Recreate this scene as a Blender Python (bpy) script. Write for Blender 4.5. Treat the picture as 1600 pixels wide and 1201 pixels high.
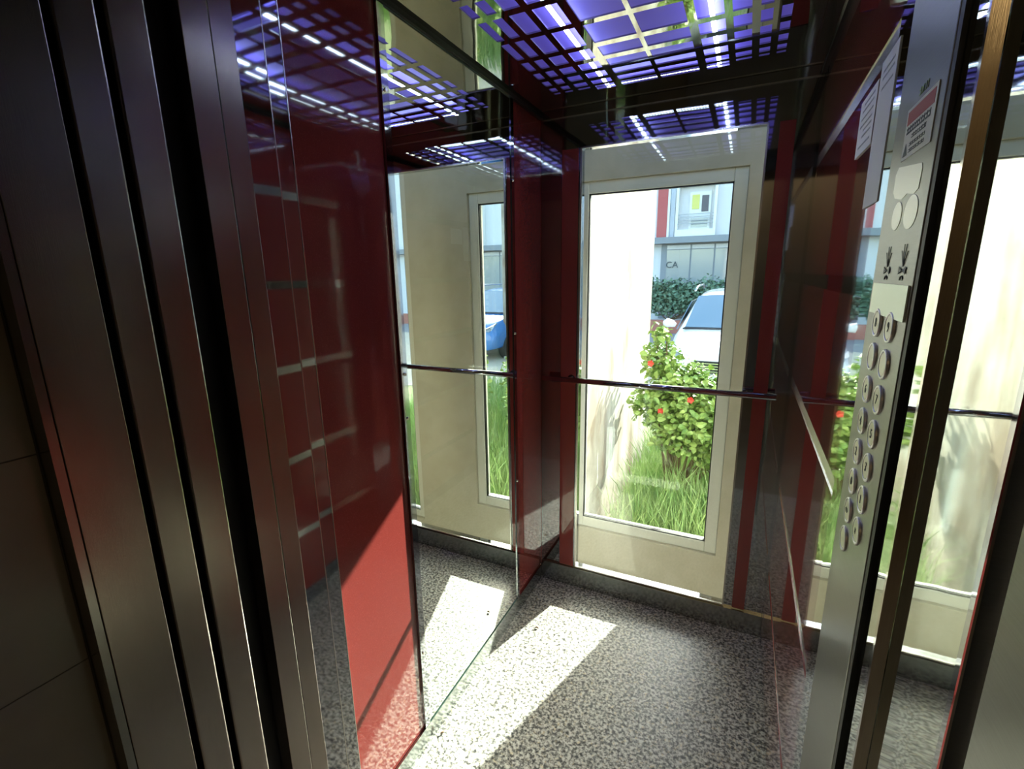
import bpy, math, random
from mathutils import Vector, Matrix
random.seed(7)
for o in list(bpy.data.objects): bpy.data.objects.remove(o)
S = bpy.context.scene
COL = S.collection

# ------------------------------------------------------------------ camera
F, YAW, PITCH, ROLL = 744.491, math.radians(26.0184), math.radians(12.9674), math.radians(-0.9152)
w = Vector((-math.sin(YAW)*math.cos(PITCH), math.cos(YAW)*math.cos(PITCH), -math.sin(PITCH)))
r0 = w.cross(Vector((0, 0, 1))).normalized(); u0 = r0.cross(w)
cr, sr = math.cos(ROLL), math.sin(ROLL)
r = cr*r0 + sr*u0; u = -sr*r0 + cr*u0
cd = bpy.data.cameras.new('camera'); cam = bpy.data.objects.new('camera', cd); COL.objects.link(cam)
cd.sensor_fit = 'HORIZONTAL'; cd.sensor_width = 36; cd.lens = F/1600*36; cd.clip_start = 0.01; cd.clip_end = 300
M4 = Matrix((r, u, -w)).transposed().to_4x4(); M4.translation = Vector((0, 0, 1.45)); cam.matrix_world = M4
S.camera = cam
# ------------------------------------------------------------------ light and exposure
S.view_settings.view_transform = 'Standard'; S.view_settings.look = 'None'
S.view_settings.gamma = 1; S.view_settings.use_curve_mapping = False
S.view_settings.exposure = 1.1
S.cycles.use_denoising = True
S.cycles.max_bounces = 14; S.cycles.transparent_max_bounces = 16; S.cycles.glossy_bounces = 8; S.cycles.diffuse_bounces = 5
S.cycles.sample_clamp_indirect = 8
W = bpy.data.worlds.new('sky'); S.world = W; W.use_nodes = True
nt = W.node_tree; bg = nt.nodes['Background']
sk = nt.nodes.new('ShaderNodeTexSky'); sk.sky_type = 'NISHITA'; sk.sun_disc = False
sk.sun_elevation = math.radians(29); sk.sun_rotation = math.radians(17); sk.dust_density = 2.5; sk.altitude = 100
nt.links.new(sk.outputs[0], bg.inputs[0]); bg.inputs[1].default_value = 0.60
sd = bpy.data.lights.new('sun', 'SUN'); sd.energy = 15.0; sd.angle = math.radians(0.53); sd.color = (1, .95, .86)
sun = bpy.data.objects.new('sun', sd); COL.objects.link(sun); sun.location = (3, 9, 8)
sun.rotation_euler = Vector((-.304, -1, -.57)).to_track_quat('-Z', 'Y').to_euler()

def area(name, loc, size, power, color, rot=(0, 0, 0), portal=False):
    d = bpy.data.lights.new(name, 'AREA'); d.shape = 'RECTANGLE'; d.size, d.size_y = size
    d.energy = power; d.color = color
    if portal: d.cycles.is_portal = True
    o = bpy.data.objects.new(name, d); COL.objects.link(o); o.location = loc; o.rotation_euler = rot
    return o
# light portal over the outer window opening (guides sky sampling only)
area('window_portal', (-.45, 2.76, .93), (.95, 2.15), 1, (1, 1, 1), (math.radians(-90), 0, 0), portal=True)

# ------------------------------------------------------------------ materials
MATS = {}
def mat(name, color=(.8, .8, .8), rough=.5, metal=0, **k):
    m = bpy.data.materials.new(name); m.use_nodes = True
    b = m.node_tree.nodes['Principled BSDF']
    b.inputs['Base Color'].default_value = (*color, 1); b.inputs['Roughness'].default_value = rough
    b.inputs['Metallic'].default_value = metal
    for a, v in k.items():
        b.inputs[a.replace('_', ' ')].default_value = v
    MATS[name] = m
    return m, m.node_tree, b
def coord(t, scale=(1, 1, 1)):
    tc = t.nodes.new('ShaderNodeTexCoord'); mp = t.nodes.new('ShaderNodeMapping'); mp.inputs['Scale'].default_value = scale
    t.links.new(tc.outputs['Object'], mp.inputs[0]); return mp.outputs[0]
def noise(t, vec, scale, detail=3, rough=.5):
    n = t.nodes.new('ShaderNodeTexNoise'); n.inputs['Scale'].default_value = scale
    n.inputs['Detail'].default_value = detail; n.inputs['Roughness'].default_value = rough
    t.links.new(vec, n.inputs['Vector']); return n.outputs['Fac']
def ramp(t, fac, stops, interp='LINEAR'):
    c = t.nodes.new('ShaderNodeValToRGB'); c.color_ramp.interpolation = interp
    e = c.color_ramp.elements
    while len(e) < len(stops): e.new(.5)
    for x, (p, col) in zip(e, stops): x.position = p; x.color = (*col, 1)
    t.links.new(fac, c.inputs[0]); return c.outputs[0]
def bump(t, b, h, strength, dist=.01):
    n = t.nodes.new('ShaderNodeBump'); n.inputs['Strength'].default_value = strength; n.inputs['Distance'].default_value = dist
    t.links.new(h, n.inputs['Height']); t.links.new(n.outputs[0], b.inputs['Normal'])

m, t, b = mat('polished_steel', (.47, .49, .52), .045, 1)
bump(t, b, noise(t, coord(t), 2.6, 1), .10, .02)
m, t, b = mat('ceiling_steel', (.50, .50, .44), .03, 1)
bump(t, b, noise(t, coord(t), 3.5, 1), .16, .02)
m, t, b = mat('wavy_steel', (.62, .66, .60), .03, 1)
bump(t, b, noise(t, coord(t, (1, 1.6, .7)), 4.2, 1), .085, .02)
m, t, b = mat('slate_steel', (.40, .43, .42), .16, 1)
m, t, b = mat('dull_steel', (.34, .33, .31), .20, 1)
def brushed(name, col, ro, axis):
    m, t, b = mat(name, col, ro, 1)
    v = coord(t, axis); n = noise(t, v, 60, 4, .7)
    t.links.new(ramp(t, n, [(.3, tuple(c*.92 for c in col)), (.7, tuple(min(1, c*1.06) for c in col))]), b.inputs['Base Color'])
    bump(t, b, n, .05, .001)
brushed('brushed_steel', (.40, .35, .31), .23, (1, 14, .3))
brushed('post_steel', (.62, .58, .52), .10, (14, 1, .3))
brushed('satin_plate', (.24, .24, .22), .34, (1, .4, 12))
brushed('strip_metal', (.80, .78, .73), .25, (1, .3, 14))
mat('rubber_gap_shade', (.006, .006, .008), .5)  # black for rubber parts and for shade painted into open gaps
mat('mirror_glass', (.86, .90, .86), .0, 1)
mat('mirror_edge', (.35, .55, .50), .15, 0)
def red(name, c):
    m, t, b = mat(name, c, .06, 0, Coat_Weight=1.0, Coat_Roughness=.02, Specular_IOR_Level=.6)
    n = noise(t, coord(t), 420, 2, .6)
    t.links.new(ramp(t, n, [(.35, tuple(x*.88 for x in c)), (.62, c), (.72, (c[0]*1.15, c[1]*1.8, c[2]*1.8))]), b.inputs['Base Color'])
red('red_laminate', (.27, .044, .038))
# granite
m, t, b = mat('granite', (.5, .5, .5), .30, 0, Specular_IOR_Level=.5)
v = coord(t)
n1 = noise(t, v, 95, 4, .62)
base = ramp(t, n1, [(.33, (.05, .05, .055)), (.43, (.17, .17, .17)), (.49, (.42, .40, .36)), (.56, (.66, .65, .61)), (.7, (.78, .77, .73))])
vo = t.nodes.new('ShaderNodeTexVoronoi'); vo.inputs['Scale'].default_value = 150; t.links.new(v, vo.inputs['Vector'])
sp = ramp(t, vo.outputs['Color'], [(.0, (.10, .10, .10)), (.22, (.12, .12, .12)), (.30, (.9, .9, .9)), (.75, (1, 1, 1)), (.9, (1, .86, .62))], 'LINEAR')
mx = t.nodes.new('ShaderNodeMixRGB'); mx.blend_type = 'MULTIPLY'; mx.inputs[0].default_value = .75
t.links.new(base, mx.inputs[1]); t.links.new(sp, mx.inputs[2]); t.links.new(mx.outputs[0], b.inputs['Base Color'])
def stained(name, c1, c2, scale, ro=.7, sc=(1, 1, 1)):
    m, t, b = mat(name, c1, ro)
    n = noise(t, coord(t, sc), scale, 5, .6)
    t.links.new(ramp(t, n, [(.38, c1), (.62, c2)]), b.inputs['Base Color']); bump(t, b, n, .1, .004)
stained('shaft_plaster', (.54, .495, .40), (.59, .545, .46), 6)
stained('white_plaster', (.50, .48, .44), (.20, .145, .11), 2.2, .8, (1, .9, .35))
mat('white_pvc', (.74, .73, .68), .35)
stained('lobby_tile', (.30, .26, .21), (.34, .30, .24), 5, .22)
mat('tile_joint', (.12, .10, .08), .8)
mat('lobby_paint', (.30, .30, .31), .7)
mat('dark_shaft', (.12, .12, .12), .8)
# thin glass
def glass(name, tint, refl):
    m = bpy.data.materials.new(name); m.use_nodes = True; t = m.node_tree; MATS[name] = m
    t.nodes.clear(); out = t.nodes.new('ShaderNodeOutputMaterial')
    tr = t.nodes.new('ShaderNodeBsdfTransparent'); tr.inputs[0].default_value = (*tint, 1)
    gl = t.nodes.new('ShaderNodeBsdfGlossy'); gl.inputs['Roughness'].default_value = 0.0
    fr = t.nodes.new('ShaderNodeLayerWeight'); fr.inputs[0].default_value = .25
    mr = t.nodes.new('ShaderNodeMapRange'); mr.inputs[3].default_value = refl; mr.inputs[4].default_value = .8
    mi = t.nodes.new('ShaderNodeMixShader')
    t.links.new(fr.outputs['Fresnel'], mr.inputs[0]); t.links.new(mr.outputs[0], mi.inputs[0])
    t.links.new(tr.outputs[0], mi.inputs[1]); t.links.new(gl.outputs[0], mi.inputs[2]); t.links.new(mi.outputs[0], out.inputs[0])
glass('clear_glass', (.95, .98, .95), .04)
glass('window_glass', (.95, .98, .96), .03)
mat('car_glass', (.10, .19, .27), .05, 0, Coat_Weight=1.0)
def emit(name, col, s):
    m, t, b = mat(name, (0.02, 0.02, 0.02), .3)
    b.inputs['Emission Color'].default_value = (*col, 1); b.inputs['Emission Strength'].default_value = s
m, t, b = mat('violet_diffuser', (.19, .14, .70), .5)
b.inputs['Emission Color'].default_value = (.20, .15, .75, 1); b.inputs['Emission Strength'].default_value = .10
emit('led_white', (.62, .78, 1.0), 10)
emit('lamp_warm', (1.0, .66, .28), .55)
mat('paper', (.80, .82, .86), .7); mat('paper_grey', (.72, .75, .80), .6); mat('sticker_white', (.80, .82, .78), .5)
mat('print_faint', (.38, .41, .46), .6); mat('print_red', (.45, .06, .06), .5); mat('print_dark', (.06, .08, .09), .5); mat('print_green', (.25, .38, .12), .5)
mat('adhesive_patch', (.93, .93, .86), .42, .7); mat('button_face', (.75, .72, .58), .35, .4); mat('button_ring', (.85, .83, .84), .35, .7)
mat('button_shadow', (.04, .04, .05), .5); mat('plastic_cover', (.80, .88, .76), .38, .7)
mat('car_paint', (.80, .81, .82), .18, 0, Coat_Weight=.8); mat('car_black', (.03, .03, .035), .4); mat('tyre', (.02, .02, .02), .8)
mat('car_blue', (.03, .18, .50), .2, 0, Coat_Weight=.8)
mat('headlamp', (.35, .38, .42), .1, .3); mat('alloy', (.6, .6, .62), .25, .9)
stained('leaf', (.14, .26, .05), (.34, .46, .13), 9, .45); stained('hedge_leaf', (.09, .18, .11), (.20, .30, .20), 7, .6)
stained('grass_blade', (.18, .33, .09), (.38, .50, .20), 5, .6)
mat('bark', (.16, .10, .06), .9); mat('flower_red', (.75, .05, .04), .5)
stained('soil', (.13, .17, .06), (.20, .20, .10), 6, .95); stained('asphalt', (.22, .22, .22), (.27, .27, .27), 12, .9)
stained('paving', (.50, .44, .34), (.58, .52, .40), 5, .9)
mat('facade_grey', (.50, .53, .60), .7); mat('facade_light', (.66, .65, .67), .7); mat('facade_red', (.45, .10, .10), .7)
mat('facade_white', (.75, .75, .74), .6); mat('facade_dark', (.24, .26, .29), .6); mat('shop_glass', (.30, .33, .34), .05, 0, Coat_Weight=1.0)
mat('room_yellow', (.65, .62, .18), .7); mat('room_dark', (.10, .09, .11), .5); mat('rail_grey', (.35, .36, .38), .4)
mat('brick_low', (.42, .16, .12), .8); mat('letter_dark', (.05, .07, .09), .5)

# ------------------------------------------------------------------ builders
class MB:
    def __init__(s): s.v = []; s.f = []
    def add(s, vs, fs):
        k = len(s.v); s.v += [tuple(v) for v in vs]; s.f += [tuple(i+k for i in f) for f in fs]; return s
    def box(s, x0, x1, y0, y1, z0, z1, M=None, bev=0):
        vs = [Vector(p) for p in ((x0,y0,z0),(x1,y0,z0),(x1,y1,z0),(x0,y1,z0),(x0,y0,z1),(x1,y0,z1),(x1,y1,z1),(x0,y1,z1))]
        if M: vs = [M @ v for v in vs]
        return s.add(vs, [(0,3,2,1),(4,5,6,7),(0,1,5,4),(1,2,6,5),(2,3,7,6),(3,0,4,7)])
    def tube(s, pts, rad, n=12, cap=True):
        pts = [Vector(p) for p in pts]; rs = rad if isinstance(rad, (list, tuple)) else [rad]*len(pts)
        rings = []
        for i, p in enumerate(pts):
            d = (pts[min(i+1, len(pts)-1)] - pts[max(i-1, 0)]).normalized()
            a = Vector((0, 0, 1)) if abs(d.z) < .9 else Vector((1, 0, 0))
            e1 = d.cross(a).normalized(); e2 = d.cross(e1)
            rings.append([p + rs[i]*(math.cos(q)*e1 + math.sin(q)*e2) for q in [2*math.pi*j/n for j in range(n)]])
        vs = [v for R_ in rings for v in R_]; fs = []
        for i in range(len(pts)-1):
            for j in range(n): fs.append((i*n+j, i*n+(j+1) % n, (i+1)*n+(j+1) % n, (i+1)*n+j))
        if cap: fs += [tuple(range(n))[::-1], tuple(range((len(pts)-1)*n, len(pts)*n))]
        return s.add(vs, fs)
    def poly(s, pts, ext):   # flat outline pts extruded by vector ext
        n = len(pts); e = Vector(ext); P = [Vector(p) for p in pts]
        return s.add(P + [p+e for p in P], [tuple(range(n)), tuple(range(2*n-1, n-1, -1))] + [(i, n+i, n+(i+1) % n, (i+1) % n) for i in range(n)])
    def build(s, name, material, parent=None, smooth=False, bevel=0):
        me = bpy.data.meshes.new(name); me.from_pydata(s.v, [], s.f)
        import bmesh
        bm = bmesh.new(); bm.from_mesh(me); bmesh.ops.recalc_face_normals(bm, faces=bm.faces)
        if bevel: bmesh.ops.bevel(bm, geom=list(bm.edges), offset=bevel, segments=2, affect='EDGES', profile=.5)
        bm.to_mesh(me); bm.free()
        me.materials.append(MATS[material])
        if smooth: me.polygons.foreach_set('use_smooth', [True]*len(me.polygons))
        o = bpy.data.objects.new(name, me); COL.objects.link(o)
        if parent: o.parent = parent; o.matrix_parent_inverse = parent.matrix_world.inverted()
        return o
def fast(name, v, f, material, parent=None):
    me = bpy.data.meshes.new(name); me.from_pydata(v, [], f); me.materials.append(MATS[material])
    o = bpy.data.objects.new(name, me); COL.objects.link(o)
    if parent: o.parent = parent; o.matrix_parent_inverse = parent.matrix_world.inverted()
    return o
def tag(o, label=None, cat=None, group=None, kind=None):
    if label: o['label'] = label
    if cat: o['category'] = cat
    if group: o['group'] = group
    if kind: o['kind'] = kind
    return o
def empty(name, loc=(0, 0, 0), **k):
    o = bpy.data.objects.new(name, None); COL.objects.link(o); o.location = loc; o.empty_display_size = .05
    o.matrix_world = Matrix.Translation(loc); return tag(o, **k)
def st(name, label, cat=None, loc=(0, 0, 0)): return empty(name, loc, label=label, cat=cat or name.split('_')[0], kind='structure')
def B(*a): return MB().box(*a)
def text_on(name, s, size, M, material, parent, ext=.0006):
    c = bpy.data.curves.new(name, 'FONT'); c.body = s; c.size = size; c.extrude = ext; c.align_x = 'CENTER'; c.align_y = 'CENTER'
    c.resolution_u = 3
    to = bpy.data.objects.new('tmp', c); COL.objects.link(to)
    dg = bpy.context.evaluated_depsgraph_get(); me = bpy.data.meshes.new_from_object(to.evaluated_get(dg))
    bpy.data.objects.remove(to); me.name = name; me.transform(M); me.materials.clear(); me.materials.append(MATS[material])
    o = bpy.data.objects.new(name, me); COL.objects.link(o)
    if parent: o.parent = parent; o.matrix_parent_inverse = parent.matrix_world.inverted()
    return o
# matrix that lays text on a plane facing -X (right wall), text running towards -Y
def face_left(x, y, z): return Matrix(((0, 0, -1, x), (-1, 0, 0, y), (0, 1, 0, z), (0, 0, 0, 1)))

XL, XR, YB, YF, ZC = -.80, .165, 1.93, .70, 2.06
# ================================================================== CAB: floor
fl = tag(B(XL-.05, XR+.05, .50, YB+.03, -.06, 0).build('floor', 'granite'), 'speckled grey granite floor of the lift cabin', 'floor', kind='structure')
# ---- left wall
wl = st('wall_left', 'left cabin wall of red panels beside the mirror')
B(XL-.03, XL-.004, YF, YB, .0, ZC).build('backing_sheet', 'dark_shaft', wl)
B(XL-.004, XL+.004, YF+.002, .963, .072, ZC-.015).build('wall_panel', 'red_laminate', wl)
B(XL-.004, XL+.004, 1.663, YB-.002, .072, ZC-.015).build('wall_panel', 'red_laminate', wl)
B(XL-.004, XL+.011, YF, YB-.014, 0, .070).build('skirting', 'slate_steel', wl)
for y0, y1 in ((.964, .988), (1.640, 1.662)):
    tr = B(XL-.004, XL+.011, y0, y1, .072, ZC-.012).build('mirror_trim', 'polished_steel', wl)
    for z in (.34, 1.08, 1.20, 1.87) if y0 < 1 else (.09, .62, 1.23, 1.78, 1.92):
        MB().tube([(XL+.010, (y0+y1)/2, z), (XL+.0145, (y0+y1)/2, z)], [.0055, .004], 12).build('screw', 'strip_metal', tr)
mi = tag(B(XL-.003, XL+.007, .989, 1.639, .075, ZC-.012).build('wall_mirror', 'mirror_edge'), 'tall frameless mirror between the two red panels of the left wall', 'mirror')
B(XL+.0070, XL+.0078, .9895, 1.6385, .077, ZC-.014).build('mirror_face', 'mirror_glass', mi)
# ---- back wall
wb = st('wall_back', 'rear cabin wall of polished steel with a tall opening')
OX0, OX1, OZ0, OZ1 = -.620, .015, .103, 1.922
sheet = MB()
sheet.box(XL, OX0, YB, YB+.03, 0, ZC).box(OX1, XR, YB, YB+.03, 0, ZC).box(OX0, OX1, YB, YB+.03, 0, OZ0).box(OX0, OX1, YB, YB+.03, OZ1, ZC)
sheet.build('steel_sheet', 'polished_steel', wb)
B(-.702, -.634, YB-.004, YB, .098, 1.925).build('wall_panel', 'red_laminate', wb)
B(.052, .098, YB-.004, YB, .100, 1.925).build('wall_panel', 'red_laminate', wb)
B(XL+.012, XR-.002, YB-.012, YB, 0, .094).build('skirting', 'slate_steel', wb)
B(XL+.012, XR-.002, YB-.006, YB, 2.040, 2.044).build('seam', 'strip_metal', wb)
tr = MB()
tr.box(OX0-.008, OX0, YB-.005, YB, OZ0-.004, OZ1+.004).box(OX1, OX1+.006, YB-.005, YB, OZ0-.004, OZ1+.004)
tr.box(OX0, OX1, YB-.005, YB, OZ0-.006, OZ0).box(OX0, OX1, YB-.005, YB, OZ1, OZ1+.006)
tr.build('opening_trim', 'strip_metal', wb)
w1 = st('window_1', 'clear cabin glass filling the opening of the rear wall')
B(OX0, OX1, YB+.010, YB+.014, OZ0, OZ1).build('pane', 'clear_glass', w1)
for i, x in enumerate((-.60, -.585)): pass
# ---- right wall
wr = st('wall_right', 'right cabin wall of red panels with metal strips')
B(XR+.006, XR+.03, .86, YB, 0, ZC).build('backing_sheet', 'strip_metal', wr)
zs = [.332, .692, 1.078, 1.422, 1.780]; half = .0165
edges = [.072] + [q for z in zs for q in (z-half, z+half)] + [ZC-.012]
for i in range(0, len(edges), 2):
    B(XR, XR+.007, .935, 1.865, edges[i], edges[i+1]).build('wall_panel', 'red_laminate', wr)
for z in zs: B(XR+.0022, XR+.0055, .935, 1.865, z-half, z+half).build('metal_strip', 'polished_steel' if 1.3 < z < 1.5 else 'strip_metal', wr)
B(XR-.001, XR+.007, 1.866, YB-.001, 0, ZC-.012).build('corner_trim', 'polished_steel', wr)
B(XR-.001, XR+.007, .846, .934, 0, ZC-.012).build('mirror_strip', 'wavy_steel', wr)
B(XR, XR+.006, .935, 1.865, 0, .070).build('skirting', 'polished_steel', wr)
# front return of polished steel on the right, running out past the doors
tr = st('trim_1', 'polished steel return between control panel and landing frame')
B(XR, XR+.03, .590, .640, -.02, 2.3).build('return_sheet', 'wavy_steel', tr)
B(XR, XR+.03, .404, .589, -.02, 2.3).build('return_sheet', 'wavy_steel', tr)
B(XR+.012, XR+.03, .640, .860, -.02, ZC).build('return_backing', 'rubber_gap_shade', tr)
MB().poly([(.1540, .5535, -.02), (.1645, .5500, -.02), (.1645, .5600, -.02), (.1540, .5600, -.02)], (0, 0, 2.02)).build('post_strip', 'post_steel', tr)
B(XR-.006, XR+.03, .392, .403, -.02, 2.3).build('edge_fold', 'polished_steel', tr, bevel=.002)
tr = st('trim_2', 'brushed landing frame right of the doorway')
B(XR+.05, XR+.06, .355, .405, -.02, 2.3).build('gap_shade_strip', 'rubber_gap_shade', tr)  # black strip painting the shade of the gap beside the frame
B(XR-.004, XR+.06, .06, .368, -.02, 2.3).build('frame_face', 'satin_plate', tr, bevel=.002)
# ---- control panel
cp = empty('control_panel', (XR, .745, 0), label='brushed steel lift control panel with two columns of round buttons', cat='control panel')
XP = XR-.006
B(XP, XR+.004, .655, .842, -.0, 2.05).build('face_plate', 'satin_plate', cp, bevel=.0015)
B(XP+.001, XR+.010, .6425, .6545, -.0, 2.05).build('edge_gap_strip', 'rubber_gap_shade', cp)  # black strip standing in for the shaded gap along the plate
digits = {(0, 0): '8', (1, 0): '9', (0, 2): '6', (1, 2): '7', (0, 3): '4', (1, 3): '5', (0, 4): '2', (1, 4): '3', (0, 5): '0', (1, 5): '1'}
for c, (y, n) in enumerate(((.776, 8), (.713, 7))):
    for k in range(n):
        z = 1.381 - .0449*k
        bt = MB().tube([(XP-.0005, y, z), (XP-.0020, y, z), (XP-.0026, y, z)], [.0150, .0150, .0138], 28).build('button', 'button_face', cp, True)
        bt.data.polygons.foreach_set('use_smooth', [False]*len(bt.data.polygons))
        R1, R2 = .0152, .0188; mb = MB(); N = 32; vs = []; fs = []
        prof = [(R2, .0), (R2-.0002, -.0022), (R2-.0010, -.0030), (R1+.0008, -.0030), (R1+.0002, -.0022), (R1, -.0005)]
        for j in range(N):
            a = 2*math.pi*j/N
            for rr, dx in prof: vs.append((XP+dx, y+rr*math.cos(a), z+rr*math.sin(a)))
        P_ = len(prof)
        for j in range(N):
            for q in range(P_-1): fs.append((j*P_+q, j*P_+q+1, ((j+1) % N)*P_+q+1, ((j+1) % N)*P_+q))
        mb.add(vs, fs).build('button_ring', 'button_ring', bt, False)
        d = digits.get((c, k))
        if d: text_on('digit', d, .017, face_left(XP-.0028, y, z), 'print_dark', bt, .0003)
        if k in (6,) : # door opening and closing arrows
            s_ = 1 if c == 0 else -1
            for q in (-1, 1):
                MB().poly([(XP-.0028, y+q*.002+q*s_*.0, z-.004), (XP-.0028, y+q*.002, z+.004), (XP-.0028, y+q*(.007 if s_ > 0 else .0005), z)], (-.0004, 0, 0)).build('arrow_mark', 'print_dark', bt)
# hall direction marks: fine stems above a bow tie and a small arch
for y in (.772, .702):
    for dy, hh in ((-.013, .017), (-.005, .025), (.005, .025), (.013, .018)):
        MB().tube([(XP-.0006, y, 1.452), (XP-.0006, y+dy, 1.452+hh)], .0004, 6).build('direction_mark', 'print_dark', cp)
    mk = MB()
    for q in (-1, 1): mk.poly([(XP-.0006, y, 1.4475), (XP-.0006, y+q*.014, 1.4525), (XP-.0006, y+q*.014, 1.4435)], (-.0005, 0, 0))
    mk.build('bow_mark', 'print_dark', cp)
    MB().tube([(XP-.0006, y+.006*math.cos(a), 1.4365+.005*math.sin(a)) for a in [math.pi*i/8 for i in range(9)]], .0006, 6).build('arch_mark', 'print_dark', cp)
def disc(x, y, z, ry, rz, ex, n=32): return MB().poly([(x, y+ry*math.cos(2*math.pi*i/n), z+rz*math.sin(2*math.pi*i/n)) for i in range(n)], (ex, 0, 0))
disc(XP, .766, 1.513, .021, .0165, -.0006).build('adhesive_disc', 'adhesive_patch', cp)
disc(XP, .708, 1.512, .026, .0185, -.0006).build('adhesive_disc', 'adhesive_patch', cp)
MB().poly([(XP, .800, 1.566), (XP, .790, 1.573), (XP, .693, 1.561), (XP, .689, 1.555), (XP, .692, 1.535), (XP, .706, 1.531), (XP, .735, 1.535), (XP, .755, 1.531), (XP, .788, 1.536), (XP, .800, 1.545)], (-.0006, 0, 0)).build('adhesive_patch', 'adhesive_patch', cp)
cv = tag(B(XP-.0020, XP-.0002, .662, .826, 1.392, 1.4315).build('notice_holder', 'plastic_cover'), 'pale plastic film taped over the steel panel just above the button columns', 'notice')
# sticker with red band on the upper part of the plate
sk_ = empty('warning_sticker', (XP, .73, 1.6), label='white sticker with red band and dark lines high on the control panel', cat='sticker')
B(XP-.0010, XP-.0002, .676, .785, 1.578, 1.636).build('sheet', 'sticker_white', sk_)
B(XP-.0013, XP-.0009, .682, .779, 1.617, 1.632).build('red_band', 'print_red', sk_)
def dashes(x, y0, y1, z, h, parent, material='print_dark', n=9, name='print_line'):
    m_ = MB(); y = y1
    while y > y0:
        wd = random.uniform(.004, .009); e = max(y-wd, y0)
        for q in range(2): m_.box(x-.0003, x, e, y, z+h*(q*.6), z+h*(q*.6)+h*.25)
        m_.box(x-.0003, x, e, e+(y-e)*.3, z, z+h)
        y = e-random.uniform(.0015, .003)
    m_.build(name, material, parent)
dashes(XP-.0010, .690, .776, 1.6065, .008, sk_); dashes(XP-.0010, .70, .752, 1.5985, .005, sk_)
dashes(XP-.0010, .70, .757, 1.5905, .004, sk_); dashes(XP-.0010, .70, .757, 1.5835, .004, sk_)
MB().poly([(XP-.0010, .779, 1.582), (XP-.0010, .762, 1.582), (XP-.0010, .7705, 1.596)], (-.0004, 0, 0)).build('warning_triangle', 'print_dark', sk_)
dashes(XP-.0003, .715, .75, 1.642, .008, cp, 'print_green', name='script_mark')
# notices on the right wall
nt1 = empty('paper_notice', (XR, 1.09, 1.7), label='small printed paper notice on the upper right wall, farther from the buttons', cat='notice')
B(XR-.0022, XR-.0006, 1.030, 1.166, 1.652, 1.748).build('sheet', 'paper', nt1)
for z in (1.735, 1.725, 1.712, 1.70, 1.69, 1.68, 1.665): dashes(XR-.0022, 1.05, random.uniform(1.10, 1.15), z, .0035, nt1, 'print_faint')
nt2 = empty('paper_notice', (XR, .96, 1.6), label='long grey paper strip on the upper right wall next to the control panel', cat='notice')
B(XR-.0024, XR-.0006, .915, 1.018, 1.548, 1.765).build('sheet', 'paper_grey', nt2)
for z in (1.745, 1.735, 1.72): dashes(XR-.0024, .93, 1.00, z, .0035, nt2, 'print_faint')
# ---- left door side
TL = st('trim_3', 'brushed steel landing frame and cabin jamb left of the doorway')
XJ = -.765
B(-.80, XJ, .252, .262, -.02, 2.3).build('frame_return', 'dull_steel', TL)
B(XJ-.03, XJ, .263, .337, -.02, 2.3).build('frame_face', 'brushed_steel', TL, bevel=.0012)
B(-.90, XJ-.035, .30, .70, -.02, 2.3).build('pocket_back', 'rubber_gap_shade', TL)  # backing coloured black to put shade into the door gaps and grooves
B(XJ-.03, XJ+.002, .500, .5435, -.02, 2.3).build('jamb_face', 'brushed_steel', TL, bevel=.0008)
B(XJ-.03, XJ+.002, .5445, .5835, -.02, 2.3).build('jamb_face', 'brushed_steel', TL, bevel=.0008)
B(XJ-.03, XJ, .5840, .639, -.02, 2.3).build('polished_jamb', 'polished_steel', TL, bevel=.0008)
B(XL-.02, XL+.007, .640, .699, -.02, 2.3).build('polished_jamb', 'polished_steel', TL, bevel=.0008)
B(XJ-.002, XJ+.0006, .6375, .6395, -.02, 2.3).build('edge_fold', 'strip_metal', TL)
B(XL, XL+.0078, .6975, .6995, -.02, 2.05).build('edge_fold', 'strip_metal', TL)
d1 = empty('sliding_door', (XJ, .37, 0), label='outer leaf of the parked steel sliding door, nearest the tiled wall', cat='door')
B(XJ-.032, XJ-.002, .348, .395, -.01, 2.25).build('door_leaf', 'brushed_steel', d1, bevel=.003)
d2 = empty('sliding_door', (XJ, .43, 0), label='inner leaf of the parked steel sliding door, beside the black gap', cat='door')
B(XJ-.032, XJ-.002, .406, .456, -.01, 2.25).build('door_leaf', 'brushed_steel', d2, bevel=.003)
# ---- ceiling with lattice
ce = st('ceiling', 'polished steel cabin ceiling with a rectangular lattice')
xc, yc = -.310, 1.310
xo = [(.006, .120), (.142, .205), (.223, .265), (.284, .311), (.329, .352)]
yo = [(.011, .117), (.142, .205), (.230, .277), (.302, .342), (.366, .396), (.412, .424)]
xcell = sorted([(xc+a, xc+b_) for a, b_ in xo] + [(xc-b_, xc-a) for a, b_ in xo])
ycell = sorted([(yc+a, yc+b_) for a, b_ in yo] + [(yc-b_, yc-a) for a, b_ in yo])
pl = MB(); z0, z1 = ZC, ZC+.004
xs_ = [XL-.0] + [q for c in xcell for q in c] + [XR]
ys_ = [YF] + [q for c in ycell for q in c] + [YB]
for i in range(0, len(xs_), 2): pl.box(xs_[i], xs_[i+1], ys_[0], ys_[-1], z0, z1)
for i in range(0, len(ys_), 2):
    lo, hi = ys_[i], ys_[i+1]
    for a, b_ in xcell:
        if i == len(ys_)-2 and abs((a+b_)/2-xc) < .2: pl.box(a, b_, lo, 1.738, z0, z1).box(a, b_, 1.758, hi, z0, z1)
        else: pl.box(a, b_, lo, hi, z0, z1)
pl.build('lattice_plate', 'ceiling_steel', ce)
B(XL, XL+.016, YF, YB, ZC-.012, ZC).build('edge_gap_strip', 'rubber_gap_shade', ce)
B(XR-.012, XR, YF, YB, ZC-.012, ZC).build('edge_gap_strip', 'rubber_gap_shade', ce)
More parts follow.
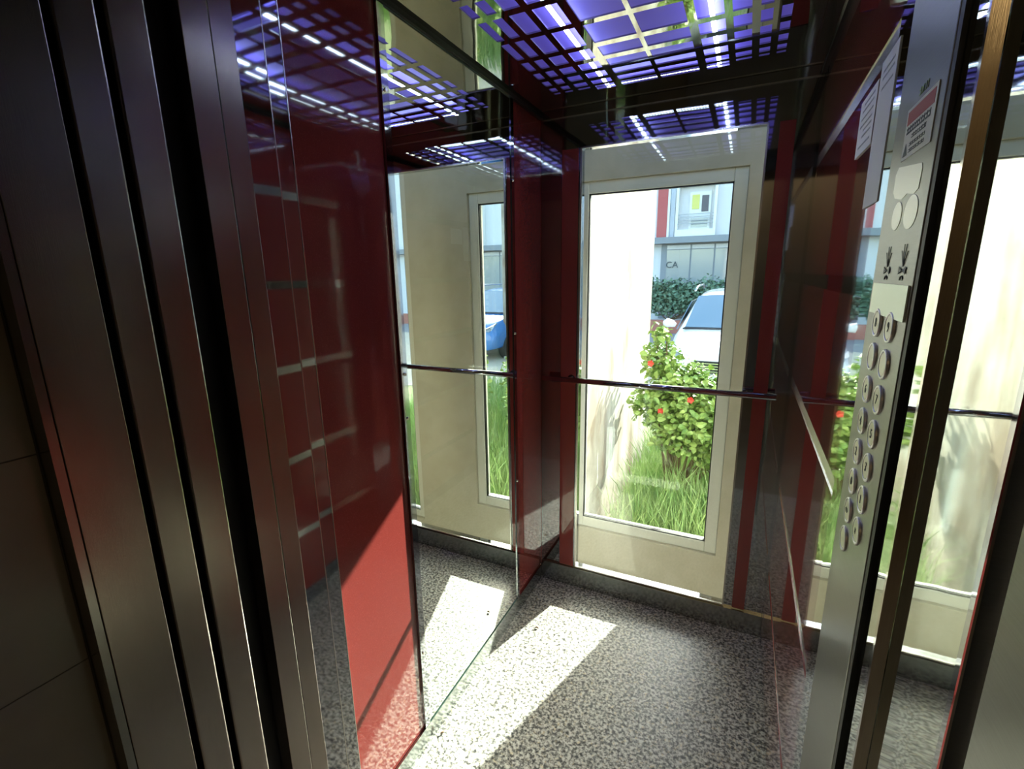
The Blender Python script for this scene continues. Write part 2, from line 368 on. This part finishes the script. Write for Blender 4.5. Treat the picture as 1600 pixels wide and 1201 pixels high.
B(-.83, XR+.03, .25, .60, 2.0, ZC+.14).build('door_header', 'rubber_gap_shade', ce)
B(XL-.03, XR+.03, YF-.02, YF, ZC-.0, ZC+.14).build('header_face', 'polished_steel', ce)
B(XL, XR, YF, YB+.03, ZC+.06, ZC+.08).build('roof_tray', 'dark_shaft', ce)
cl = empty('ceiling_light', (xc, yc, ZC+.05), label='violet backlit ceiling light with a square of white LED strips', cat='ceiling light')
B(xc-.40, xc+.40, YF+.02, YB-.06, ZC+.040, ZC+.044).build('diffuser', 'violet_diffuser', cl)
def leds(p, q):
    p, q = Vector(p), Vector(q); L = (q-p).length; n = int(L/.011); m_ = MB()
    for i in range(n):
        c = p.lerp(q, (i+.5)/n)
        hx, hy = (.0038, .0055) if abs(q.x-p.x) > abs(q.y-p.y) else (.0055, .0038)
        m_.box(c.x-hx, c.x+hx, c.y-hy, c.y+hy, ZC+.012, ZC+.015)
    m_.build('led_strip', 'led_white', cl)
lx0, lx1, ly0, ly1 = xc-.175, xc+.175, yc-.46, yc+.462
for a, b_ in (((lx0, ly0, 0), (lx0, ly1, 0)), ((lx1, ly0, 0), (lx1, ly1, 0)), ((lx0, ly1, 0), (lx1, ly1, 0)), ((lx0, ly0, 0), (lx1, ly0, 0))):
    leds(a, b_)
# ---- handrail
hr = empty('handrail', (-.3, YB-.045, 1.010), label='thin round chrome handrail across the rear opening', cat='handrail')
YH, ZH = YB-.045, 1.010
MB().tube([(XL+.03, YH, ZH), (.125, YH, ZH)], .0115, 20).build('rail', 'polished_steel', hr, True)
for x in (-.652, .030):
    MB().tube([(x, YH, ZH), (x, YH+.030, ZH), (x, YB-.0045, ZH)], [.007, .007, .007], 14).build('bracket', 'polished_steel', hr, True)
    MB().tube([(x, YB-.009, ZH), (x, YB-.0045, ZH)], .016, 20).build('bracket_plate', 'polished_steel', hr)
# ---- crumbs on the floor
for (x, y, rz, s_, lb) in ((-.676, 1.585, .4, .007, 'small dark crumb of dirt on the sunlit granite, nearer the rear wall'), (-.770, 1.02, 1.2, .006, 'small dark crumb of dirt on the granite at the mirror foot')):
    m_ = MB().tube([(-s_, 0, 0), (-s_*.4, .002, s_*.5), (s_*.3, 0, s_*.55), (s_, -.001, .0)], [s_*.2, s_*.5, s_*.55, s_*.15], 7)
    o = m_.build('dirt_crumb', 'bark', None, True); o.location = (x, y, .003); o.rotation_euler.z = rz; tag(o, lb, 'debris')

# ================================================================== LOBBY (behind and beside the camera)
wt = st('wall_lobby_left', 'brown tiled lobby wall left of the doorway')
B(-.98, -.801, -2.6, .252, -.05, 2.7).box(-.98, -.80, .252, .31, -.05, 2.7).build('mortar', 'tile_joint', wt)  # second block is an added filler that stops a light leak at the frame
zt = [-.02, .93, 1.237, 1.55, 1.86, 2.17, 2.48]; zt = [-.02, .31, .62, .928, 1.236, 1.545, 1.853, 2.16, 2.47]
ti = MB()
for i in range(len(zt)-1):
    for y0, y1 in ((-.75, .250), (-1.60, -.752), (-2.5, -1.602)): ti.box(-.805, -.80, y0, y1, zt[i]+.001, zt[i+1]-.001)
ti.build('tiles', 'lobby_tile', wt)
tag(B(-.95, 2.0, -2.6, .55, -.08, -.02).build('floor_lobby', 'lobby_tile'), 'brown tiled lobby floor in front of the lift', 'floor', kind='structure')
tag(B(-.95, 2.0, -2.6, .62, 2.56, 2.66).build('ceiling_lobby', 'lobby_paint'), 'painted lobby ceiling', 'ceiling', kind='structure')
tag(B(-.95, 2.0, -2.7, -2.6, -.08, 2.66).build('wall_lobby_rear', 'lobby_paint'), 'painted lobby wall facing the lift', 'wall', kind='structure')
tag(B(2.0, 2.1, -2.6, .30, -.08, 2.66).build('wall_lobby_right', 'lobby_paint'), 'painted lobby wall on the right', 'wall', kind='structure')
tag(B(.236, 2.0, .06, .30, -.08, 2.66).build('wall_front', 'lobby_tile'), 'tiled wall around the lift doorway on the right', 'wall', kind='structure')
tag(B(-.9, 2.0, .45, .60, 2.3, 2.66).build('wall_over_door', 'lobby_paint'), 'wall over the lift doorway', 'wall', kind='structure')
lm = empty('ceiling_lamp', (-.23, -2.0, 2.56), label='warm square panel lamp in the lobby ceiling behind the viewer', cat='lamp')
B(-.76, .30, -2.57, -1.45, 2.535, 2.559).build('lamp_housing', 'facade_white', lm, bevel=.004)
B(-.73, .27, -2.54, -1.48, 2.530, 2.534).build('lamp_panel', 'lamp_warm', lm)

# ================================================================== SHAFT
YS = 2.60
PX0, PX1, PZ0, PZ1 = -.865, -.035, -.085, 1.925   # outer window hole
ws = st('wall_shaft_rear', 'beige plaster wall of the lift shaft around the white window')
m_ = MB()
m_.box(-1.6, PX0, YS, YS+.16, -1.2, 3.6).box(PX1, .42, YS, YS+.16, -1.2, 3.6).box(PX0, PX1, YS, YS+.16, -1.2, PZ0).box(PX0, PX1, YS, YS+.16, PZ1, 3.6)
m_.box(.42, .95, YS, YS+.16, -1.2, -.3).box(.42, .95, YS, YS+.16, 2.5, 3.6)
m_.build('plaster', 'shaft_plaster', ws)
tag(B(-1.7, -1.6, .9, YS+.16, -1.2, 3.6).build('wall_shaft_left', 'shaft_plaster'), 'beige left wall of the lift shaft', 'wall', kind='structure')
tag(B(.95, 1.05, .9, YS+.16, -1.2, 3.6).build('wall_shaft_right', 'shaft_plaster'), 'beige right wall of the lift shaft', 'wall', kind='structure')
tag(B(-1.7, 1.05, .9, YS+.16, 3.6, 3.7).build('ceiling_shaft', 'shaft_plaster'), 'top of the lift shaft', 'ceiling', kind='structure')
tag(B(-1.7, 1.05, .6, YS, -1.25, -1.2).build('floor_shaft', 'shaft_plaster'), 'bottom of the lift shaft', 'floor', kind='structure')
tag(B(-1.7, XL-.045, .80, .9, -1.2, 3.7).build('wall_shaft_front', 'shaft_plaster'), 'front wall of the lift shaft', 'wall', kind='structure')
tag(B(XR+.05, 1.05, .80, .9, -1.2, 3.7).build('wall_shaft_front_right', 'shaft_plaster'), 'front wall of the lift shaft, right part', 'wall', kind='structure')
def pvc(name, label, x0, x1, z0, z1, y, fw):
    w_ = st(name, label)
    f = MB()
    f.box(x0, x0+fw, y, y+.06, z0, z1).box(x1-fw, x1, y, y+.06, z0, z1).box(x0+fw, x1-fw, y, y+.06, z0, z0+fw).box(x0+fw, x1-fw, y, y+.06, z1-fw, z1)
    f.build('window_frame', 'white_pvc', w_, bevel=.004)
    g = MB(); e = .006
    g.box(x0+fw-.001, x0+fw+e, y+.008, y+.03, z0+fw, z1-fw).box(x1-fw-e, x1-fw+.001, y+.008, y+.03, z0+fw, z1-fw).box(x0+fw, x1-fw, y+.008, y+.03, z0+fw-.001, z0+fw+e).box(x0+fw, x1-fw, y+.008, y+.03, z1-fw-e, z1-fw+.001)
    g.build('gasket', 'rubber_gap_shade', w_)
    B(x0+fw, x1-fw, y+.020, y+.024, z0+fw, z1-fw).build('pane', 'window_glass', w_)
    return w_
pvc('window_2', 'white plastic framed window in the beige shaft wall behind the cabin', PX0+.001, PX1-.001, PZ0+.001, PZ1-.001, YS+.02, .060)
pvc('window_3', 'second white framed window at the right of the shaft', .421, .949, -.299, 2.499, YS+.02, .05)  # made taller out of view to let more light into the shaft

# ================================================================== OUTSIDE
GZ = -.55
tag(B(-30, 40, YS+.17, 7.0, GZ-.3, GZ).build('ground', 'soil'), 'garden soil behind the lift', 'ground', kind='structure')
tag(B(-30, 40, 7.0, 14.0, GZ-.3, GZ+.01).build('ground_parking', 'paving'), 'pale paved parking strip', 'ground', kind='structure')
tag(B(-30, 40, 14.0, 19.9, GZ-.3, GZ+.0).build('ground_road', 'asphalt'), 'grey road before the building opposite', 'ground', kind='structure')
tag(B(-1.5, -.90, 2.95, 5.23, GZ, 5.5).build('wall_outside', 'white_plaster'), 'white peeling plaster wall just outside the window', 'wall', kind='structure')
tag(B(2.45, 3.6, 10.2, 11.4, GZ, 3.9).build('wall_outside_pillar', 'white_plaster'), 'cream pillar by the parking strip', 'wall', kind='structure')
# grass
def blades(n, x0, x1, y0, y1, hmin, hmax, name, label):
    v, f = [], []
    for i in range(n):
        x, y = random.uniform(x0, x1), random.uniform(y0, y1)
        while x < -.80 and y > 2.85: x, y = random.uniform(x0, x1), random.uniform(y0, y1)
        h = random.uniform(hmin, hmax); a = random.uniform(0, 6.28)
        wd = random.uniform(.003, .007); lx, ly = random.gauss(0, .25)*h, random.gauss(0, .25)*h
        c, s_ = math.cos(a)*wd, math.sin(a)*wd; k = len(v)
        v += [(x-c, y-s_, GZ), (x+c, y+s_, GZ), (x+lx*.4+c*.7, y+ly*.4+s_*.7, GZ+h*.6), (x+lx*.4-c*.7, y+ly*.4-s_*.7, GZ+h*.6), (x+lx, y+ly, GZ+h)]
        f += [(k, k+1, k+2, k+3), (k+3, k+2, k+4)]
    tag(fast(name, v, f, 'grass_blade'), label, 'grass', kind='stuff')
blades(24000, -.78, 2.6, 3.05, 6.9, .15, .56, 'grass', 'long bright green grass growing behind the shaft window')
# leafy shrubs
def leaf(v, f, p, size, n):
    t_ = Vector((random.gauss(0, 1), random.gauss(0, 1), random.gauss(0, .6))).normalized()
    s_ = t_.cross(n).normalized() if t_.cross(n).length > .01 else Vector((1, 0, 0)); k = len(v)
    up = n.normalized()*size*.12
    for a, b_, c_ in ((0, 0, 0), (.3, .32, 1), (.65, .28, 1), (1, 0, -1), (.65, -.28, 1), (.3, -.32, 1)):
        v.append(tuple(p + t_*size*a + s_*size*b_ + up*c_))
    v.append(tuple(p+t_*size*.5)); f += [(k, k+1, k+6), (k+1, k+2, k+6), (k+2, k+3, k+6), (k+3, k+4, k+6), (k+4, k+5, k+6), (k+5, k, k+6)]
def shrub(name, label, base, blobs, n, size, material, group=None, flowers=(), cat='shrub', stems=9):
    root = empty(name, base, label=label, cat=cat, group=group); v, f = [], []; bs = MB()
    tot = sum(b_[3]**2 for b_ in blobs)
    for (x, y, z, r_) in blobs:
        for i in range(int(n*r_**2/tot)):
            d = Vector((random.gauss(0, 1), random.gauss(0, 1), random.gauss(0, 1))).normalized()
            p = Vector((x, y, z)) + d*r_*random.uniform(.45, 1.08)
            leaf(v, f, p, size*random.uniform(.6, 1.3), (d+Vector((0, 0, .7))+Vector((random.gauss(0, .4),)*3)))
    fast('foliage', v, f, material, root)
    for i in range(stems):
        x, y, z, r_ = blobs[i % len(blobs)]
        bs.tube([(base[0]+random.uniform(-.05, .05), base[1]+random.uniform(-.05, .05), base[2]), ((base[0]+x)/2, (base[1]+y)/2, (base[2]+z)/2), (x+random.uniform(-.1, .1), y, z)], [.014, .010, .005], 6)
    bs.build('stems', 'bark', root)
    for (x, y, z) in flowers:
        m_ = MB()
        for j in range(5):
            a = 2*math.pi*j/5; d = Vector((math.cos(a), -.35, math.sin(a))); s_ = Vector((-math.sin(a), 0, math.cos(a))); p = Vector((x, y, z))
            m_.add([p, p+d*.02+s_*.012, p+d*.028, p+d*.02-s_*.012], [(0, 1, 2, 3)])
        m_.build('flower', 'flower_red', root)
    return root
shrub('flowering_bush', 'bright green flowering bush with red blossoms right behind the white window', (-.45, 4.2, GZ),
      [(-.62, 4.2, .72, .16), (-.63, 4.15, .94, .08), (-.50, 4.2, .50, .24), (-.36, 4.3, .50, .18), (-.12, 4.2, .33, .22), (-.06, 4.3, .50, .11), (-.42, 4.1, .20, .26), (-.25, 4.2, .30, .30), (.10, 4.2, .42, .22), (.35, 4.3, .45, .26), (-.66, 4.1, .35, .18), (-.1, 4.1, .05, .25), (.2, 4.2, .2, .3)],
      7600, .062, 'leaf', flowers=((-.665, 3.98, .72), (-.56, 3.95, .33), (-.33, 3.90, .46), (.02, 3.92, .7), (.3, 3.95, .6)), stems=26)
shrub('low_bush', 'low leafy bush growing in the grass right of the flowering bush', (.95, 4.4, GZ),
      [(1.2, 4.4, .2, .3), (1.2, 4.4, .5, .3), (1.3, 4.5, .3, .3), (1.25, 4.3, .75, .2), (1.5, 4.6, .6, .3)], 4200, .06, 'leaf', stems=10)
shrub('hedge', 'dark green clipped hedge in front of the shop across the road', (-2.4, 17.5, GZ+.35),
      [(x, 17.5+random.uniform(-.1, .1), .75+random.uniform(-.08, .12), .45) for x in [-3.6+.35*i for i in range(14)]] + [(x, 17.5, .35, .4) for x in [-3.6+.4*i for i in range(12)]],
      9000, .13, 'hedge_leaf', cat='hedge', stems=14)
tag(B(-6, 14, 16.7, 16.95, GZ, GZ+.42).build('garden_wall', 'brick_low'), 'low reddish garden wall in front of the hedge', 'wall')

# ---- white car
def car(name, label, cx, y0, paint, group=None):
    root = empty(name, (cx, y0+2, GZ+.01), label=label, cat='car', group=group)
    # sections along the length: y, half width at sill / belt / top, belt z, top z
    sec = [(0.00, .60, .66, .58, .52, .64), (.06, .74, .80, .66, .55, .80), (.25, .82, .86, .74, .66, .92), (.60, .85, .88, .78, .80, .99),
           (.95, .86, .885, .78, .92, 1.05), (1.0, .86, .885, .77, .93, 1.07), (1.75, .86, .885, .63, .96, 1.56), (2.0, .86, .885, .62, .96, 1.64), (3.0, .86, .885, .62, .96, 1.69), (3.9, .85, .88, .62, .96, 1.66), (4.15, .80, .86, .60, .95, 1.58), (4.3, .78, .82, .60, .9, 1.0)]
    v, f = [], []; n = 14
    for (y, a, b_, c, zb, zt_) in sec:
        half_ = [(a*.96, .24), (a, .34), (b_, zb*.75), (b_, zb), (c+(b_-c)*.35, zb+(zt_-zb)*.55), (c, zt_-(zt_-zb)*.12), (c*.72, zt_)]
        ring = [(-x, z) for x, z in half_] + [(x, z) for x, z in half_[::-1]]
        for x, z in ring: v.append((cx+x, y0+y, GZ+z))
    for i in range(len(sec)-1):
        for j in range(n): f.append((i*n+j, i*n+(j+1) % n, (i+1)*n+(j+1) % n, (i+1)*n+j))
    f += [tuple(range(n)), tuple(range((len(sec)-1)*n, len(sec)*n))]
    MB().add(v, f).build('body', paint, root, True).modifiers.new('s', 'SUBSURF').levels = 1
    root.children[0].modifiers['s'].render_levels = 2
    G = GZ
    ws_ = MB().poly([(cx-.70, y0+1.00, G+1.075), (cx+.70, y0+1.00, G+1.075), (cx+.58, y0+1.72, G+1.555), (cx+.30, y0+1.74, G+1.575), (cx-.30, y0+1.74, G+1.575), (cx-.58, y0+1.72, G+1.555)], (0, -.025, .025))
    ws_.build('windscreen', 'car_glass', root)
    MB().poly([(cx-.74, y0+.985, G+1.055), (cx+.74, y0+.985, G+1.055), (cx+.70, y0+1.0, G+1.075), (cx-.70, y0+1.0, G+1.075)], (0, -.03, .022)).build('wiper_cowl', 'car_black', root)
    for q in (-1, 1):
        X = lambda a: cx+q*a
        MB().poly([(X(.862), y0+1.25, G+1.02), (X(.862), y0+3.6, G+1.02), (X(.70), y0+3.4, G+1.47), (X(.70), y0+1.85, G+1.47)], (q*.012, 0, .006)).build('side_window', 'car_glass', root)
        m1 = MB().tube([(X(.88), y0+1.18, G+1.10), (X(.94), y0+1.17, G+1.13), (X(1.02), y0+1.17, G+1.14), (X(1.08), y0+1.18, G+1.13)], [.035, .065, .08, .045], 12).build('door_mirror', paint, root, True)
        MB().tube([(X(.66), y0+1.9, G+1.66), (X(.65), y0+2.3, G+1.735), (X(.65), y0+3.6, G+1.735), (X(.66), y0+3.9, G+1.66)], .018, 10).build('roof_rail', 'alloy', root, True)
        MB().poly([(X(.50), y0+.035, G+.72), (X(.79), y0+.16, G+.84), (X(.80), y0+.30, G+.90), (X(.70), y0+.10, G+.70)], (0, -.05, .01)).build('headlight', 'headlamp', root)
        for yy in (.80, 3.45):
            wh = MB().tube([(X(.70), y0+yy, G+.31), (X(.895), y0+yy, G+.31)], .31, 28).build('wheel', 'tyre', root, False, .02)
            MB().tube([(X(.89), y0+yy, G+.31), (X(.905), y0+yy, G+.31)], [.20, .18], 24).build('hubcap', 'alloy', wh)
    gr = MB().poly([(cx-.42, y0-.03, G+.70), (cx+.42, y0-.03, G+.70), (cx+.50, y0-.02, G+.64), (cx+.44, y0-.03, G+.52), (cx-.44, y0-.03, G+.52), (cx-.50, y0-.02, G+.64)], (0, .04, 0)).build('grille', 'car_black', root)
    for k in range(4): B(cx-.45, cx+.45, y0-.045, y0-.025, G+.545+.04*k, G+.555+.04*k).build('grille_bar', 'alloy', gr)
    B(cx-.55, cx+.55, y0-.02, y0+.06, G+.27, G+.38).build('lower_intake', 'car_black', root)
    MB().poly([(cx+.085*math.cos(a), y0-.035, G+.775+.034*math.sin(a)) for a in [2*math.pi*i/20 for i in range(20)]], (0, .05, .012)).build('badge', 'alloy', root)
    B(cx-.26, cx+.26, y0-.05, y0-.03, G+.41, G+.50).build('number_plate', 'facade_white', root)
    return root
car('parked_car', 'white parked car with roof rails facing the window behind the bush', -.19, 7.55, 'car_paint')
car('parked_car', 'blue parked car beyond the window seen only in the mirror', 4.4, 9.6, 'car_blue')

# ---- building opposite
bd = empty('building', (0, 20, GZ), label='grey apartment building with red stripe and glazed shop across the road', cat='building')
YO = 20.0
fa = MB(); fa.box(-14, 22, YO+.01, YO+8, GZ, 6.9)
fa.build('wall', 'facade_light', bd)
B(-3.36, -2.98, YO-.10, YO, 2.76, 6.9).build('red_stripe', 'facade_red', bd)
B(-2.98, -2.90, YO-.12, YO, 2.76, 6.9).build('stripe_edge', 'facade_white', bd)
B(-2.89, -2.72, YO-.06, YO, 2.76, 6.9).build('grey_stripe', 'facade_grey', bd)
B(-14, 22, YO-.45, YO, 2.52, 2.75).build('canopy', 'facade_dark', bd)
def balcony(x, z):
    fr = MB(); w_ = 1.42; h = 1.86
    fr.box(x, x+.09, YO-.30, YO, z+.22, z+h-.09).box(x+w_-.09, x+w_, YO-.30, YO, z+.22, z+h-.09).box(x, x+w_, YO-.30, YO, z+h-.09, z+h).box(x, x+w_, YO-.30, YO, z-.025, z+.22)
    f_ = fr.build('balcony_frame', 'facade_white', bd)
    rl = MB()
    for q in range(4): rl.box(x+.09, x+w_-.09, YO-.28, YO-.26, z+.42+q*.11, z+.45+q*.11)
    rl.build('railing', 'rail_grey', f_)
    wd = MB().box(x+.46, x+1.20, YO-.06, YO, z+.22, z+1.56).build('window', 'facade_white', bd)
    B(x+.54, x+.80, YO-.08, YO-.06, z+.95, z+1.46).build('pane', 'room_yellow', wd)
    B(x+.88, x+1.12, YO-.08, YO-.06, z+.85, z+1.42).build('pane', 'room_dark', wd)
    B(x+.54, x+1.12, YO-.08, YO-.06, z+.30, z+.62).build('pane', 'shop_glass', wd)
for x in (-2.66, 1.4, 5.4, 9.4):
    for z in (2.78,): balcony(x, z)
sh = B(-3.15, 14, YO-.03, YO, GZ+.2, 2.5).build('shop_front', 'facade_dark', bd)
xs = [-2.93, -2.02, -1.18, -.3, .6, 1.5, 2.4, 3.3, 4.2, 5.1, 6.0, 6.9, 7.8, 8.7, 9.6]
for a, b_ in zip(xs[:-1], xs[1:]):
    B(a, b_-.06, YO-.05, YO-.03, GZ+.6, 2.28).build('shop_window', 'shop_glass', sh)
    B(a, b_-.06, YO-.055, YO-.03, 2.31, 2.46).build('shop_window', 'facade_light', sh)
text_on('shop_letters', 'CA', .34, Matrix(((1, 0, 0, -2.72), (0, 0, -1, YO-.07), (0, 1, 0, 1.72), (0, 0, 0, 1))), 'letter_dark', sh, .01)
